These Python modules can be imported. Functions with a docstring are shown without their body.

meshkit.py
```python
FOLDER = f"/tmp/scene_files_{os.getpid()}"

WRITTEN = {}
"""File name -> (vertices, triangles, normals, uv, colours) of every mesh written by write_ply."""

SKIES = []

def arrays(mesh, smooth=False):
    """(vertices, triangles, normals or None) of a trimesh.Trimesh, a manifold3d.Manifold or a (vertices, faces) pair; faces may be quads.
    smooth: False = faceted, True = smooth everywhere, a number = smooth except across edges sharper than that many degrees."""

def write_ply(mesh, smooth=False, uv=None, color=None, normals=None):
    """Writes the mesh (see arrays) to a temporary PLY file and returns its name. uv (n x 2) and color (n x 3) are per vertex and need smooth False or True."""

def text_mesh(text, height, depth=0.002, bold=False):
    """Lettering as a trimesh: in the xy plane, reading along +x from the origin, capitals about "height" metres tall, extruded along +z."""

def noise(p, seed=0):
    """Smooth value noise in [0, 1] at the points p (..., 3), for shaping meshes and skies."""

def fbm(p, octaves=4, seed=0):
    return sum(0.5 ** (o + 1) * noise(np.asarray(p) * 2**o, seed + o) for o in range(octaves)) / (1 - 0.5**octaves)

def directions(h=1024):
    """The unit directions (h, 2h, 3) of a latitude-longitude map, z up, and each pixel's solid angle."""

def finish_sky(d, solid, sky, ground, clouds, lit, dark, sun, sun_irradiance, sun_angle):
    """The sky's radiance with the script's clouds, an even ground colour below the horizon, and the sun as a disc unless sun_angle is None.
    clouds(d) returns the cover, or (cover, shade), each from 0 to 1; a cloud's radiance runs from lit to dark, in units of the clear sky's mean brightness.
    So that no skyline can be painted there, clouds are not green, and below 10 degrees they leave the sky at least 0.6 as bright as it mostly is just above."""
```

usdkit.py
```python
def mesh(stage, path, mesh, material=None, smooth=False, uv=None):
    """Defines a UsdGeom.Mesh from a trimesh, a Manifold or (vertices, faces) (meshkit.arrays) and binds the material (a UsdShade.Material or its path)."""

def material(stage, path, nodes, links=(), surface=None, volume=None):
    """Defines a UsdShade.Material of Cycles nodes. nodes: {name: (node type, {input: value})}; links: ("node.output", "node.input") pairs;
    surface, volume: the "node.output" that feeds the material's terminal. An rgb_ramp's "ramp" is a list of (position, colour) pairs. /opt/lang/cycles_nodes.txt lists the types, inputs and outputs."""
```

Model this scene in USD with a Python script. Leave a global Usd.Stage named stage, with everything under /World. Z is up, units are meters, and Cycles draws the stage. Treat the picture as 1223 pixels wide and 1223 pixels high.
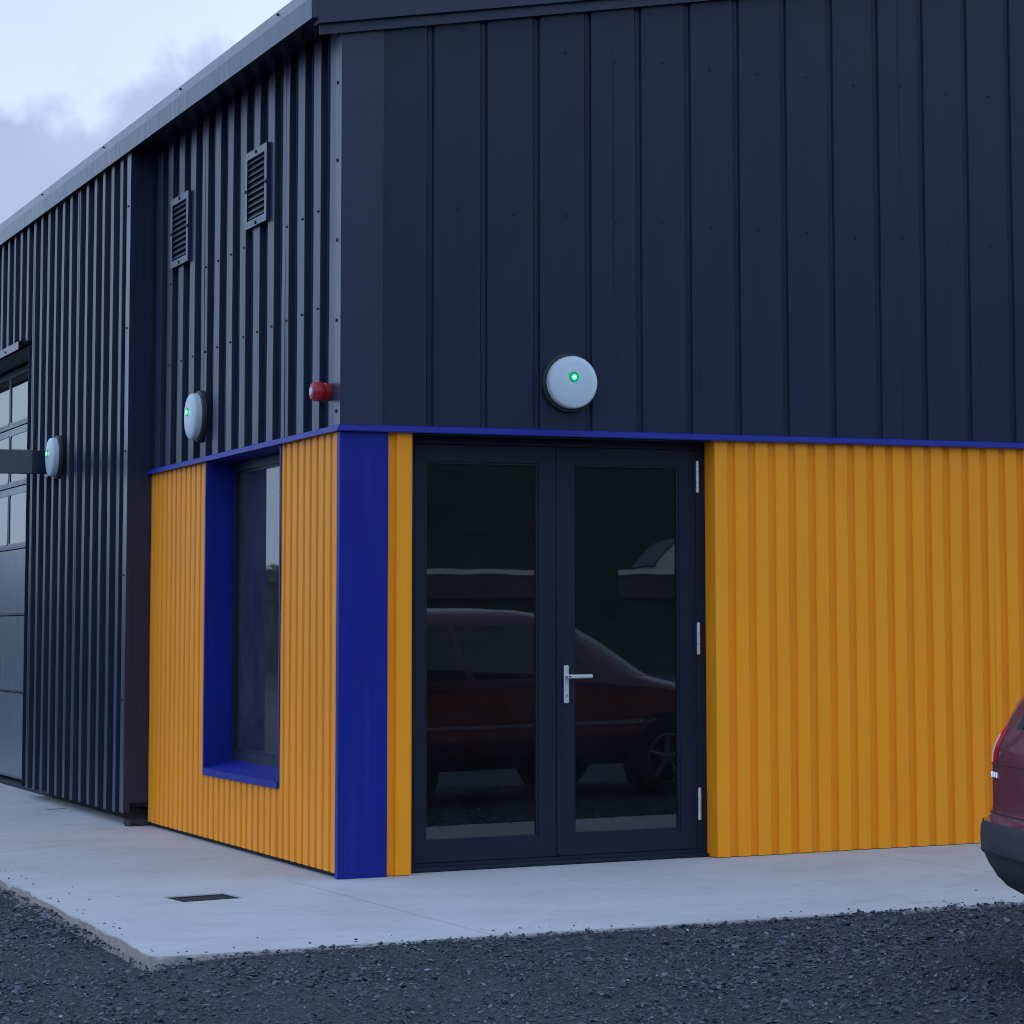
import math, random
import numpy as np
import trimesh
import manifold3d as m3
from scipy.interpolate import PchipInterpolator
from shapely.geometry import Polygon, box as sbox
from pxr import Usd, UsdGeom, UsdLux, UsdShade, Sdf, Gf, Vt
import usdkit, meshkit

rng = np.random.default_rng(11)
random.seed(11)
stage = Usd.Stage.CreateInMemory()
UsdGeom.Xform.Define(stage, '/World')
UsdGeom.Scope.Define(stage, '/World/Looks')

# ------------------------------------------------------------------ camera
CAM = np.array([-4.40374, -13.98966, 1.42179])
YAW, PITCH, ROLL = 0.472808, 0.088024, -0.009567
APER, PXW = 24.0, 1223.0
FOCAL_PX, SHIFT_X, SHIFT_Y = 3036.7, 308.06, -137.43
EXPOSURE = 0.0
f_ = np.array([math.sin(YAW) * math.cos(PITCH), math.cos(YAW) * math.cos(PITCH), math.sin(PITCH)])
r_ = np.cross(f_, [0, 0, 1.0]); r_ /= np.linalg.norm(r_)
u_ = np.cross(r_, f_)
cr, sr = math.cos(ROLL), math.sin(ROLL)
R_, U_ = cr * r_ + sr * u_, -sr * r_ + cr * u_
cam = UsdGeom.Camera.Define(stage, '/World/camera')
cam.AddTransformOp().Set(Gf.Matrix4d(*R_, 0, *U_, 0, *(-f_), 0, *CAM, 1))
cam.CreateHorizontalApertureAttr(APER)
cam.CreateVerticalApertureAttr(APER)
cam.CreateFocalLengthAttr(APER * FOCAL_PX / PXW)
cam.CreateHorizontalApertureOffsetAttr(-SHIFT_X / PXW * APER)
cam.CreateVerticalApertureOffsetAttr(SHIFT_Y / PXW * APER)
cam.CreateFStopAttr(0.0)
cam.CreateExposureAttr(EXPOSURE)

# ------------------------------------------------------------------ sky and sun (overcast dusk)
SUN_DIR = np.array([0.42, 0.89, 0.17]); SUN_DIR /= np.linalg.norm(SUN_DIR)
SUN_EL = math.asin(SUN_DIR[2]); SUN_ROT = math.atan2(SUN_DIR[0], SUN_DIR[1])
SKY_STRENGTH, SUN_INTENSITY = 0.10, 0.12
sky_mat = usdkit.material(stage, '/World/Looks/sky_dusk', {
    'sky': ('sky_texture', {'sky_type': 'single_scattering', 'sun_disc': False, 'sun_elevation': SUN_EL, 'sun_rotation': SUN_ROT,
                            'altitude': 50.0, 'air_density': 1.0, 'aerosol_density': 1.0, 'ozone_density': 2.0}),
    'tc': ('texture_coordinate', {}),
    'sep': ('separate_xyz', {}),
    # a low bank of grey cumulus all round the horizon with a ragged top, thin bright cloud above it
    'nb': ('noise_texture', {'scale': 7.0, 'detail': 7.0, 'roughness': 0.55}),
    'hb': ('math', {'math_type': 'multiply_add', 'value2': 0.26}),
    'west': ('map_range', {'range_type': 'smoothstep', 'from_min': -0.12, 'from_max': 0.16, 'to_min': 0.22, 'to_max': 0.0, 'clamp': True}),
    'hw': ('math', {'math_type': 'add'}),
    'bank': ('map_range', {'range_type': 'smoothstep', 'from_min': 0.326, 'from_max': 0.347, 'to_min': 1.0, 'to_max': 0.0, 'clamp': True}),
    'map': ('mapping', {'mapping_type': 'point', 'scale': (2.0, 2.0, 3.2), 'location': (0.35, 0.1, 0.2)}),
    'n1': ('noise_texture', {'scale': 1.8, 'detail': 7.0, 'roughness': 0.5}),
    'deck': ('rgb_ramp', {'ramp': [(0.25, (5.8, 8.0, 12.8)), (0.5, (6.9, 9.5, 14.6)), (0.75, (8.0, 10.7, 15.8))]}),
    'n2': ('noise_texture', {'scale': 12.0, 'detail': 6.0, 'roughness': 0.6}),
    'grey': ('rgb_ramp', {'ramp': [(0.3, (2.9, 4.2, 7.2)), (0.7, (3.8, 5.2, 8.5))]}),
    # paler towards the place where the sun has gone down
    'dot': ('vector_math', {'math_type': 'dot_product', 'vector2': tuple(SUN_DIR)}),
    'glow': ('map_range', {'range_type': 'smoothstep', 'from_min': 0.55, 'from_max': 0.97, 'to_min': 0.0, 'to_max': 0.9, 'clamp': True}),
    'nw': ('rgb_ramp', {'ramp': [(0.3, (5.7, 7.2, 10.0)), (0.7, (7.0, 8.6, 11.2))]}),
    'mixg': ('mix_color', {'blend_type': 'mix'}),
    'mixb': ('mix_color', {'blend_type': 'mix'}),
    'mixc': ('mix_color', {'blend_type': 'mix', 'fac': 0.88}),
    'bg': ('background_shader', {'strength': SKY_STRENGTH})},
    [('tc.generated', 'map.vector'), ('map.vector', 'n1.vector'), ('n1.fac', 'deck.fac'), ('tc.generated', 'sep.vector'), ('tc.generated', 'nb.vector'),
     ('nb.fac', 'hb.value1'), ('sep.z', 'hb.value3'), ('hb.value', 'hw.value1'), ('sep.x', 'west.value'), ('west.result', 'hw.value2'), ('hw.value', 'bank.value'), ('tc.generated', 'n2.vector'), ('n2.fac', 'grey.fac'),
     ('bank.result', 'mixb.fac'), ('tc.generated', 'dot.vector1'), ('dot.value', 'glow.value'), ('glow.result', 'mixg.fac'), ('deck.color', 'mixg.a'), ('n1.fac', 'nw.fac'), ('nw.color', 'mixg.b'), ('mixg.result', 'mixb.a'), ('grey.color', 'mixb.b'),
     ('sky.color', 'mixc.a'), ('mixb.result', 'mixc.b'), ('mixc.result', 'bg.color')], surface='bg.background')
dome = UsdLux.DomeLight.Define(stage, '/World/sky')
UsdShade.MaterialBindingAPI.Apply(dome.GetPrim()).Bind(sky_mat)
dome.GetPrim().SetCustomDataByKey('kind', 'structure')
sun = UsdLux.DistantLight.Define(stage, '/World/sun')
sun.CreateNormalizeAttr(True); sun.CreateIntensityAttr(SUN_INTENSITY); sun.CreateAngleAttr(25.0); sun.CreateColorAttr(Gf.Vec3f(1.0, 0.93, 0.85))
zc = SUN_DIR; xc = np.cross([0, 0, 1.0], zc); xc /= np.linalg.norm(xc); yc = np.cross(zc, xc)
sun.AddTransformOp().Set(Gf.Matrix4d(*xc, 0, *yc, 0, *zc, 0, 0, 0, 0, 1))

# ------------------------------------------------------------------ helpers
names = {}
def path_for(name, parent=None):
    base = (str(parent.GetPath()) if parent else '/World') + '/' + name
    k = names.get(base, -1) + 1; names[base] = k
    return base if k == 0 else f'{base}_{k:03d}'

def tag(prim, label=None, category=None, group=None, kind=None):
    for k, v in (('label', label), ('category', category), ('group', group), ('kind', kind)):
        if v: prim.SetCustomDataByKey(k, v)
    return prim

def thing(name, label=None, category=None, loc=(0, 0, 0), rotz=0.0, parent=None, group=None, kind=None):
    x = UsdGeom.Xform.Define(stage, path_for(name, parent))
    if any(loc) or rotz:
        x.AddTranslateOp().Set(Gf.Vec3d(*map(float, loc)))
        if rotz: x.AddRotateZOp().Set(math.degrees(rotz))
    return tag(x.GetPrim(), label, category, group, kind)

def tm(m):
    if isinstance(m, trimesh.Trimesh): return m
    v, f, _ = meshkit.arrays(m)
    return trimesh.Trimesh(v, f, process=False)

def obj(name, meshes, mat, parent=None, smooth=False, **tags):
    if not isinstance(meshes, list): meshes = [meshes]
    meshes = [tm(m) for m in meshes]
    m = meshes[0] if len(meshes) == 1 else trimesh.util.concatenate(meshes)
    return tag(usdkit.mesh(stage, path_for(name, parent), m, mat, smooth=smooth).GetPrim(), **tags)

def bx(x0, x1, y0, y1, z0, z1, c=0.0):
    x0, x1 = min(x0, x1), max(x0, x1); y0, y1 = min(y0, y1), max(y0, y1); z0, z1 = min(z0, z1), max(z0, z1)
    if c <= 0:
        b = trimesh.creation.box([x1 - x0, y1 - y0, z1 - z0]); b.apply_translation([(x0 + x1) / 2, (y0 + y1) / 2, (z0 + z1) / 2]); return b
    c = min(c, (x1 - x0) * .45, (y1 - y0) * .45, (z1 - z0) * .45)
    P = []
    for sx in (0, 1):
        for sy in (0, 1):
            for sz in (0, 1):
                p = np.array([(x0, x1)[sx], (y0, y1)[sy], (z0, z1)[sz]], float)
                s = np.array([1 - 2 * sx, 1 - 2 * sy, 1 - 2 * sz]) * c
                for k in range(3):
                    q = p.copy()
                    for j in range(3):
                        if j != k: q[j] += s[j]
                    P.append(q)
    return trimesh.convex.convex_hull(np.array(P))

def cyl(p0, p1, r, n=24, r1=None):
    p0, p1 = np.array(p0, float), np.array(p1, float)
    d = p1 - p0; L = np.linalg.norm(d); d /= L
    a = np.cross(d, [0, 0, 1.0] if abs(d[2]) < .9 else [1.0, 0, 0]); a /= np.linalg.norm(a); b = np.cross(d, a)
    t = np.arange(n) * 2 * math.pi / n
    ring = np.cos(t)[:, None] * a + np.sin(t)[:, None] * b
    r1 = r if r1 is None else r1
    v = np.vstack([p0 + r * ring, p1 + r1 * ring, [p0], [p1]])
    i = np.arange(n); j = (i + 1) % n
    f = np.vstack([np.stack([i, j, j + n], 1), np.stack([i, j + n, i + n], 1), np.stack([j, i, 0 * i + 2 * n], 1), np.stack([i + n, j + n, 0 * i + 2 * n + 1], 1)])
    return trimesh.Trimesh(v, f, process=False)

def lathe(prof, origin, axis, n=40):
    """prof: (radius, height along axis)"""
    axis = np.array(axis, float); axis /= np.linalg.norm(axis)
    a = np.cross(axis, [0, 0, 1.0] if abs(axis[2]) < .9 else [1.0, 0, 0]); a /= np.linalg.norm(a); b = np.cross(axis, a)
    t = np.arange(n) * 2 * math.pi / n
    V, F = [], []
    for r, h in prof:
        V.append(np.array(origin) + h * axis + r * (np.cos(t)[:, None] * a + np.sin(t)[:, None] * b))
    i = np.arange(n); j = (i + 1) % n
    for k in range(len(prof) - 1):
        F.append(np.stack([i + k * n, j + k * n, j + (k + 1) * n], 1)); F.append(np.stack([i + k * n, j + (k + 1) * n, i + (k + 1) * n], 1))
    return trimesh.Trimesh(np.vstack(V), np.vstack(F), process=False)

def prism(poly2d, axis, a0, a1):
    """extrudes a 2-D polygon along an axis: 'x' polygon is (y,z), 'y' polygon is (x,z), 'z' polygon is (x,y)"""
    p = poly2d if isinstance(poly2d, Polygon) else Polygon(poly2d)
    m = trimesh.creation.extrude_polygon(p, a1 - a0)
    v = m.vertices.copy(); u, w, t = v[:, 0], v[:, 1], v[:, 2] + a0
    m.vertices = np.stack({'x': (t, u, w), 'y': (u, t, w), 'z': (u, w, t)}[axis], 1)
    m.fix_normals()
    return m

def rounded_rect(y0, y1, z0, z1, r, n=5):
    return sbox(y0 + r, z0 + r, y1 - r, z1 - r).buffer(r, quad_segs=n)

def ring_rect(y0, y1, z0, z1, w):
    return sbox(y0, z0, y1, z1).difference(sbox(y0 + w, z0 + w, y1 - w, z1 - w))

# ------------------------------------------------------------------ materials
def paint(name, color, rough=0.45, spec=0.5, var=0.10, vscale=1.3, bump=0.0, bscale=260.0, dirt=0.0, dirtcol=(0.2, 0.19, 0.17), coat=0.0, metallic=0.0, streak=True):
    """painted or coated surface: faint blotches, vertical rain streaks, orange-peel relief"""
    c = np.array(color)
    nodes = {'geo': ('geometry', {}),
             'n': ('noise_texture', {'scale': vscale, 'detail': 6.0, 'roughness': 0.6}),
             'r': ('rgb_ramp', {'ramp': [(0.25, tuple(c * (1 - var))), (0.75, tuple(np.minimum(c * (1 + var), 0.95)))]}),
             'mp': ('mapping', {'mapping_type': 'point', 'scale': (9.0, 9.0, 0.35) if streak else (1.5, 1.5, 1.5)}),
             'n2': ('noise_texture', {'scale': 2.2, 'detail': 5.0, 'roughness': 0.65}),
             'r2': ('rgb_ramp', {'ramp': [(0.5, (0, 0, 0)), (0.8, (dirt,) * 3)]}),
             'mx': ('mix_color', {'blend_type': 'mix', 'b': dirtcol}),
             'rr': ('map_range', {'range_type': 'linear', 'from_min': 0.3, 'from_max': 0.7, 'to_min': rough - 0.05, 'to_max': rough + 0.07}),
             'n3': ('noise_texture', {'scale': bscale, 'detail': 2.0}),
             'b': ('bump', {'strength': bump, 'distance': 0.002}),
             'p': ('principled_bsdf', {'specular_ior_level': spec, 'coat_weight': coat, 'metallic': metallic})}
    links = [('geo.position', 'n.vector'), ('n.fac', 'r.fac'), ('geo.position', 'mp.vector'), ('mp.vector', 'n2.vector'), ('n2.fac', 'r2.fac'),
             ('r2.color', 'mx.fac'), ('r.color', 'mx.a'), ('mx.result', 'p.base_color'), ('n2.fac', 'rr.value'), ('rr.result', 'p.roughness')]
    if bump: links += [('geo.position', 'n3.vector'), ('n3.fac', 'b.height'), ('b.normal', 'p.normal')]
    return usdkit.material(stage, '/World/Looks/' + name, nodes, links, surface='p.BSDF')

M_DARK = paint('anthracite_sheet', (0.007, 0.0120, 0.027), 0.33, 0.30, 0.10, bump=0.06, bscale=180, dirt=0.05, dirtcol=(0.04, 0.05, 0.06))
M_TRIM = paint('anthracite_trim', (0.008, 0.014, 0.031), 0.30, 0.48, 0.08, dirt=0.05, dirtcol=(0.04, 0.05, 0.06))
M_YEL = paint('yellow_sheet', (0.86, 0.285, 0.007), 0.45, 0.25, 0.06, bump=0.10, bscale=180, dirt=0.10, dirtcol=(0.30, 0.15, 0.03))
M_BLUE = paint('blue_flashing', (0.002, 0.009, 0.17), 0.45, 0.28, 0.08, bump=0.08, dirt=0.06, dirtcol=(0.10, 0.12, 0.2))
M_DOOR = paint('dark_aluminium', (0.006, 0.009, 0.019), 0.42, 0.25, 0.08)
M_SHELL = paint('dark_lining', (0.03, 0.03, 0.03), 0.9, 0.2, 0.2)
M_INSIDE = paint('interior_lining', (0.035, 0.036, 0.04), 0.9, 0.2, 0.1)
M_STEEL = paint('satin_steel', (0.62, 0.62, 0.62), 0.32, 0.5, 0.05, metallic=0.75)
M_WHITEP = paint('white_plastic', (0.47, 0.53, 0.54), 0.35, 0.5, 0.03)
M_BLACKP = paint('black_plastic', (0.012, 0.012, 0.014), 0.5, 0.45, 0.15)
M_BUMPER = paint('bumper_plastic', (0.013, 0.015, 0.020), 0.55, 0.45, 0.12, bump=0.2, bscale=500, streak=False)
M_RED = paint('red_plastic', (0.30, 0.012, 0.012), 0.35, 0.5, 0.06)
M_FIX = paint('fixing_cap', (0.012, 0.013, 0.018), 0.6, 0.3, 0.1)
M_GREYP = paint('grey_plate', (0.085, 0.095, 0.11), 0.45, 0.5, 0.10, dirt=0.2, dirtcol=(0.05, 0.05, 0.05))
M_DPANEL = paint('grey_door_panel', (0.055, 0.063, 0.075), 0.28, 0.5, 0.10, bump=0.15, bscale=40)
M_RUBBER = paint('rubber', (0.012, 0.012, 0.012), 0.8, 0.3, 0.2)
M_IRON = paint('cast_iron', (0.012, 0.013, 0.015), 0.6, 0.4, 0.3)
M_CARRED = paint('car_paint_red', (0.085, 0.009, 0.015), 0.32, 0.5, 0.05, coat=1.0, streak=False)
M_CHROME = paint('chrome', (0.75, 0.75, 0.75), 0.12, 0.5, 0.02, metallic=1.0)
M_REDLENS = paint('red_lens', (0.42, 0.012, 0.02), 0.12, 0.5, 0.08, coat=0.6, streak=False)
M_CLRLENS = paint('clear_lens', (0.55, 0.50, 0.52), 0.15, 0.5, 0.1, coat=0.6, streak=False)
M_WHITEWALL = paint('white_render', (0.70, 0.70, 0.68), 0.8, 0.3, 0.08, dirt=0.2)
M_SLATE = paint('slate_roof', (0.05, 0.05, 0.055), 0.6, 0.4, 0.2)
M_GALV = paint('galvanised_steel', (0.35, 0.36, 0.37), 0.5, 0.5, 0.1)
M_ALLOY = paint('dull_alloy', (0.13, 0.135, 0.14), 0.4, 0.5, 0.1, metallic=0.5)
M_STONE = paint('dark_rubble', (0.045, 0.042, 0.042), 0.9, 0.3, 0.4, vscale=20)

def glass(name, ior, tint, rough=0.0, dust=0.03, wave=0.0):
    """pane: mirror by fresnel over clear tint, a film of dust, slightly uneven like real double glazing"""
    return usdkit.material(stage, '/World/Looks/' + name, {
        'geo': ('geometry', {}), 'nw': ('noise_texture', {'scale': 2.2, 'detail': 2.0}), 'bw': ('bump', {'strength': wave, 'distance': 0.01}),
        'nd': ('noise_texture', {'scale': 3.0, 'detail': 8.0, 'roughness': 0.7}),
        'rd': ('map_range', {'range_type': 'linear', 'from_min': 0.3, 'from_max': 0.75, 'to_min': dust * .4, 'to_max': dust * 1.6}),
        'd': ('diffuse_bsdf', {'color': (0.35, 0.36, 0.38)}), 'm2': ('mix_closure', {}),
        'f': ('fresnel', {'IOR': ior}), 't': ('transparent_bsdf', {'color': tint}),
        'g': ('glossy_bsdf', {'color': (1, 1, 1), 'roughness': rough}), 'm': ('mix_closure', {})},
        [('f.fac', 'm.fac'), ('t.BSDF', 'm.closure1'), ('g.BSDF', 'm.closure2'), *((('geo.position', 'nw.vector'), ('nw.fac', 'bw.height'), ('bw.normal', 'g.normal')) if wave else ()),
         ('geo.position', 'nd.vector'), ('nd.fac', 'rd.value'), ('rd.result', 'm2.fac'), ('m.closure', 'm2.closure1'), ('d.BSDF', 'm2.closure2')], surface='m2.closure')
M_GLASS = glass('door_glass', 1.85, (0.45, 0.48, 0.52), 0.008, 0.006, 0.02)
M_WGLASS = glass('window_glass', 1.75, (0.45, 0.48, 0.52), 0.02, 0.035, 0.02)
M_GGLASS = glass('sectional_door_glass', 1.9, (0.45, 0.48, 0.52), 0.0, 0.02, 0.0)
M_CARGLASS = glass('car_glass', 1.7, (0.10, 0.11, 0.12))
M_LED = usdkit.material(stage, '/World/Looks/green_led', {'e': ('emission', {'color': (0.03, 1.0, 0.07), 'strength': 16.0})}, [], surface='e.emission')

M_LEDRING = usdkit.material(stage, '/World/Looks/green_led_lens', {'e': ('emission', {'color': (0.01, 1.0, 0.42), 'strength': 0.36})}, [], surface='e.emission')

M_CONC = usdkit.material(stage, '/World/Looks/pale_concrete', {
    'geo': ('geometry', {}),
    'n1': ('noise_texture', {'scale': 1.3, 'detail': 9.0, 'roughness': 0.68}),
    'r1': ('rgb_ramp', {'ramp': [(0.3, (0.385, 0.365, 0.35)), (0.5, (0.45, 0.43, 0.412)), (0.72, (0.50, 0.48, 0.46))]}),
    'n2': ('noise_texture', {'scale': 60.0, 'detail': 4.0, 'roughness': 0.7}),
    'r2': ('rgb_ramp', {'ramp': [(0.3, (0.90, 0.90, 0.90)), (0.7, (1.04, 1.04, 1.04))]}),
    'n4': ('noise_texture', {'scale': 5.0, 'detail': 8.0, 'roughness': 0.75}),
    'r4': ('rgb_ramp', {'ramp': [(0.0, (1, 1, 1)), (0.56, (1, 1, 1)), (0.70, (0.70, 0.68, 0.66))]}),
    'm1': ('mix', {'mix_type': 'multiply', 'fac': 1.0}), 'm2': ('mix', {'mix_type': 'multiply', 'fac': 0.75}),
    'b': ('bump', {'strength': 0.25, 'distance': 0.004}),
    'p': ('principled_bsdf', {'roughness': 0.85, 'specular_ior_level': 0.3})},
    [('geo.position', 'n1.vector'), ('geo.position', 'n2.vector'), ('geo.position', 'n4.vector'), ('n1.fac', 'r1.fac'), ('n2.fac', 'r2.fac'), ('n4.fac', 'r4.fac'),
     ('r1.color', 'm1.color1'), ('r2.color', 'm1.color2'), ('m1.color', 'm2.color1'), ('r4.color', 'm2.color2'), ('m2.color', 'p.base_color'),
     ('n2.fac', 'b.height'), ('b.normal', 'p.normal')], surface='p.BSDF')
M_CONCEDGE = paint('raw_concrete_edge', (0.24, 0.20, 0.18), 0.95, 0.2, 0.25, vscale=14, bump=0.8, bscale=60)

M_GROUND = usdkit.material(stage, '/World/Looks/crushed_stone_ground', {
    'geo': ('geometry', {}),
    'v': ('voronoi_texture', {'scale': 80.0, 'randomness': 1.0}),
    'r': ('rgb_ramp', {'ramp': [(0.0, (0.020, 0.025, 0.034)), (0.6, (0.034, 0.041, 0.054)), (0.9, (0.05, 0.06, 0.076)), (1.0, (0.10, 0.115, 0.14))]}),
    'sep': ('separate_color', {'color_type': 'rgb'}),
    'n': ('noise_texture', {'scale': 0.8, 'detail': 6.0, 'roughness': 0.6}),
    'r2': ('rgb_ramp', {'ramp': [(0.3, (0.75, 0.75, 0.75)), (0.7, (1.15, 1.15, 1.15))]}),
    'm': ('mix', {'mix_type': 'multiply', 'fac': 1.0}),
    'b': ('bump', {'strength': 0.9, 'distance': 0.02}),
    'p': ('principled_bsdf', {'roughness': 0.8, 'specular_ior_level': 0.35})},
    [('geo.position', 'v.vector'), ('v.color', 'sep.color'), ('sep.r', 'r.fac'), ('geo.position', 'n.vector'), ('n.fac', 'r2.fac'), ('r.color', 'm.color1'),
     ('r2.color', 'm.color2'), ('m.color', 'p.base_color'), ('v.distance', 'b.height'), ('b.normal', 'p.normal')], surface='p.BSDF')

def stone_mat(name, lo, hi, rough):
    return usdkit.material(stage, '/World/Looks/' + name, {
        'o': ('object_info', {}), 'geo': ('geometry', {}), 'n': ('noise_texture', {'scale': 120.0, 'detail': 3.0}),
        'r': ('rgb_ramp', {'ramp': [(0.0, lo), (1.0, hi)]}), 'r2': ('rgb_ramp', {'ramp': [(0.3, (0.7, 0.7, 0.7)), (0.7, (1.2, 1.2, 1.2))]}),
        'm': ('mix', {'mix_type': 'multiply', 'fac': 1.0}), 'p': ('principled_bsdf', {'roughness': rough, 'specular_ior_level': 0.5})},
        [('o.random', 'r.fac'), ('geo.position', 'n.vector'), ('n.fac', 'r2.fac'), ('r.color', 'm.color1'), ('r2.color', 'm.color2'), ('m.color', 'p.base_color')], surface='p.BSDF')
M_G1 = stone_mat('slate_chip_dark', (0.017, 0.021, 0.030), (0.046, 0.055, 0.073), 0.65)
M_G2 = stone_mat('slate_chip_mid', (0.035, 0.042, 0.055), (0.095, 0.110, 0.138), 0.5)
M_G3 = stone_mat('stone_chip_pale', (0.12, 0.135, 0.155), (0.26, 0.28, 0.31), 0.6)
M_HILL = paint('dark_scrub', (0.016, 0.022, 0.013), 0.95, 0.1, 0.45, vscale=0.15)
M_LEAF = paint('dark_foliage', (0.025, 0.040, 0.018), 0.7, 0.3, 0.4, vscale=1.5)
M_BARK = paint('bark', (0.06, 0.05, 0.04), 0.9, 0.2, 0.3, vscale=6)

# ------------------------------------------------------------------ dimensions (corner of the building is the origin)
ZT = 2.53                    # underside of the blue drip trim
PX = 0.172                   # the far part of the side wall stands this much proud
Y1 = 4.51                    # where it begins
SLOPE = 0.185                # roof slope seen in the gable
W, D = 12.4, 24.0
DX0, DX1 = 0.427, 2.369      # door opening
WY0, WY1, WZ0 = 1.20, 2.94, 0.475    # window opening in the side wall
GY0, GY1, GZ1 = 8.30, 12.75, 3.84    # sectional door opening
RIDGE = W / 2
def verge(x): return 4.80 + SLOPE * (x + 0.16) if x <= RIDGE else 4.80 + SLOPE * (2 * RIDGE - x + 0.16)

building = thing('workshop_building', 'dark grey metal clad workshop with yellow corrugated lower walls and blue corner flashing', 'building')

# --- structural shell, inside the cladding
front = Polygon([(0.06, 0.0), (W - .06, 0.0), (W - .06, verge(W - .06) + .02), (RIDGE, verge(RIDGE) + .02), (0.06, verge(.06) + .02)])
front = front.difference(sbox(DX0 - .004, -1, DX1 + .004, ZT - .004))
side = Polygon([(0.21, 0.0), (D, 0.0), (D, 4.86), (0.21, 4.86)]).difference(sbox(WY0 - .004, WZ0 - .03, WY1 + .004, ZT + .003)).difference(sbox(GY0, -1, GY1, GZ1))
shell = thing('wall', parent=building)
obj('front_lining', prism(front, 'y', 0.06, 0.20), M_SHELL, shell)
obj('side_lining', prism(side, 'x', 0.06, 0.20), M_SHELL, shell)
far_lin = sbox(Y1 + .03, .14, D, 4.86).difference(sbox(GY0 - .02, -1, GY1 + .02, GZ1 + .02))
obj('side_lining', prism(far_lin, 'x', -PX + .055, 0.055), M_SHELL, shell)
obj('rear_wall', bx(0.0, W, D, D + .15, 0, 5.0), M_DARK, shell)
obj('end_wall', bx(W - .05, W + .1, 0.2, D, 0, 4.9), M_DARK, shell)
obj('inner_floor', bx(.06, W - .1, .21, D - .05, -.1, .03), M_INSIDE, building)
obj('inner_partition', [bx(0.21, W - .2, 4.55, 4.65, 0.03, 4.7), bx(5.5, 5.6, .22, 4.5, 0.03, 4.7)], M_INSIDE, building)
obj('footing', [bx(.034, .20, .04, GY0, -.15, .10), bx(.04, DX0 - .02, .027, .06, -.15, .05), bx(DX1 + .02, W, .027, .06, -.15, .05)], M_SHELL, building)
roof = thing('roof', parent=building)
for s in (0, 1):
    xa, xb = (-0.165, RIDGE) if s == 0 else (RIDGE, W + .165)
    za, zb = verge(xa) + .285, verge(xb) + .285
    n = np.array([-(zb - za), 0, xb - xa]); n /= np.linalg.norm(n); t = n * .04
    P = [[xa, za], [xb, zb], [xb - t[0] * 0, zb - .05], [xa, za - .05]]
    obj('roof_slope', prism(P, 'y', -.06, D + .2), M_DARK, roof)

# --- corrugated sheets
def profile(u0, u1, period, crown, flank, depth, phase, ch=0.003):
    pts = []
    k = math.floor((u0 - phase) / period) - 1
    while phase + k * period < u1 + period:
        a = phase + k * period
        pts += [(a, 0), (a + crown, 0), (a + crown + flank, -depth), (a + period - flank, -depth)]
        k += 1
    out = []
    P = np.array(pts)
    for i in range(len(P)):                       # small bend radius at each fold
        if i == 0 or i == len(P) - 1: out.append(P[i]); continue
        for q in (P[i - 1], P[i + 1]):
            d = q - P[i]; L = np.linalg.norm(d); out.append(P[i] + d / L * min(ch, L * .3))
    P = np.array(out)
    us = np.concatenate([[u0], P[(P[:, 0] > u0 + 1e-6) & (P[:, 0] < u1 - 1e-6), 0], [u1]])
    return np.stack([us, np.interp(us, P[:, 0], P[:, 1])], 1)

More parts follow.
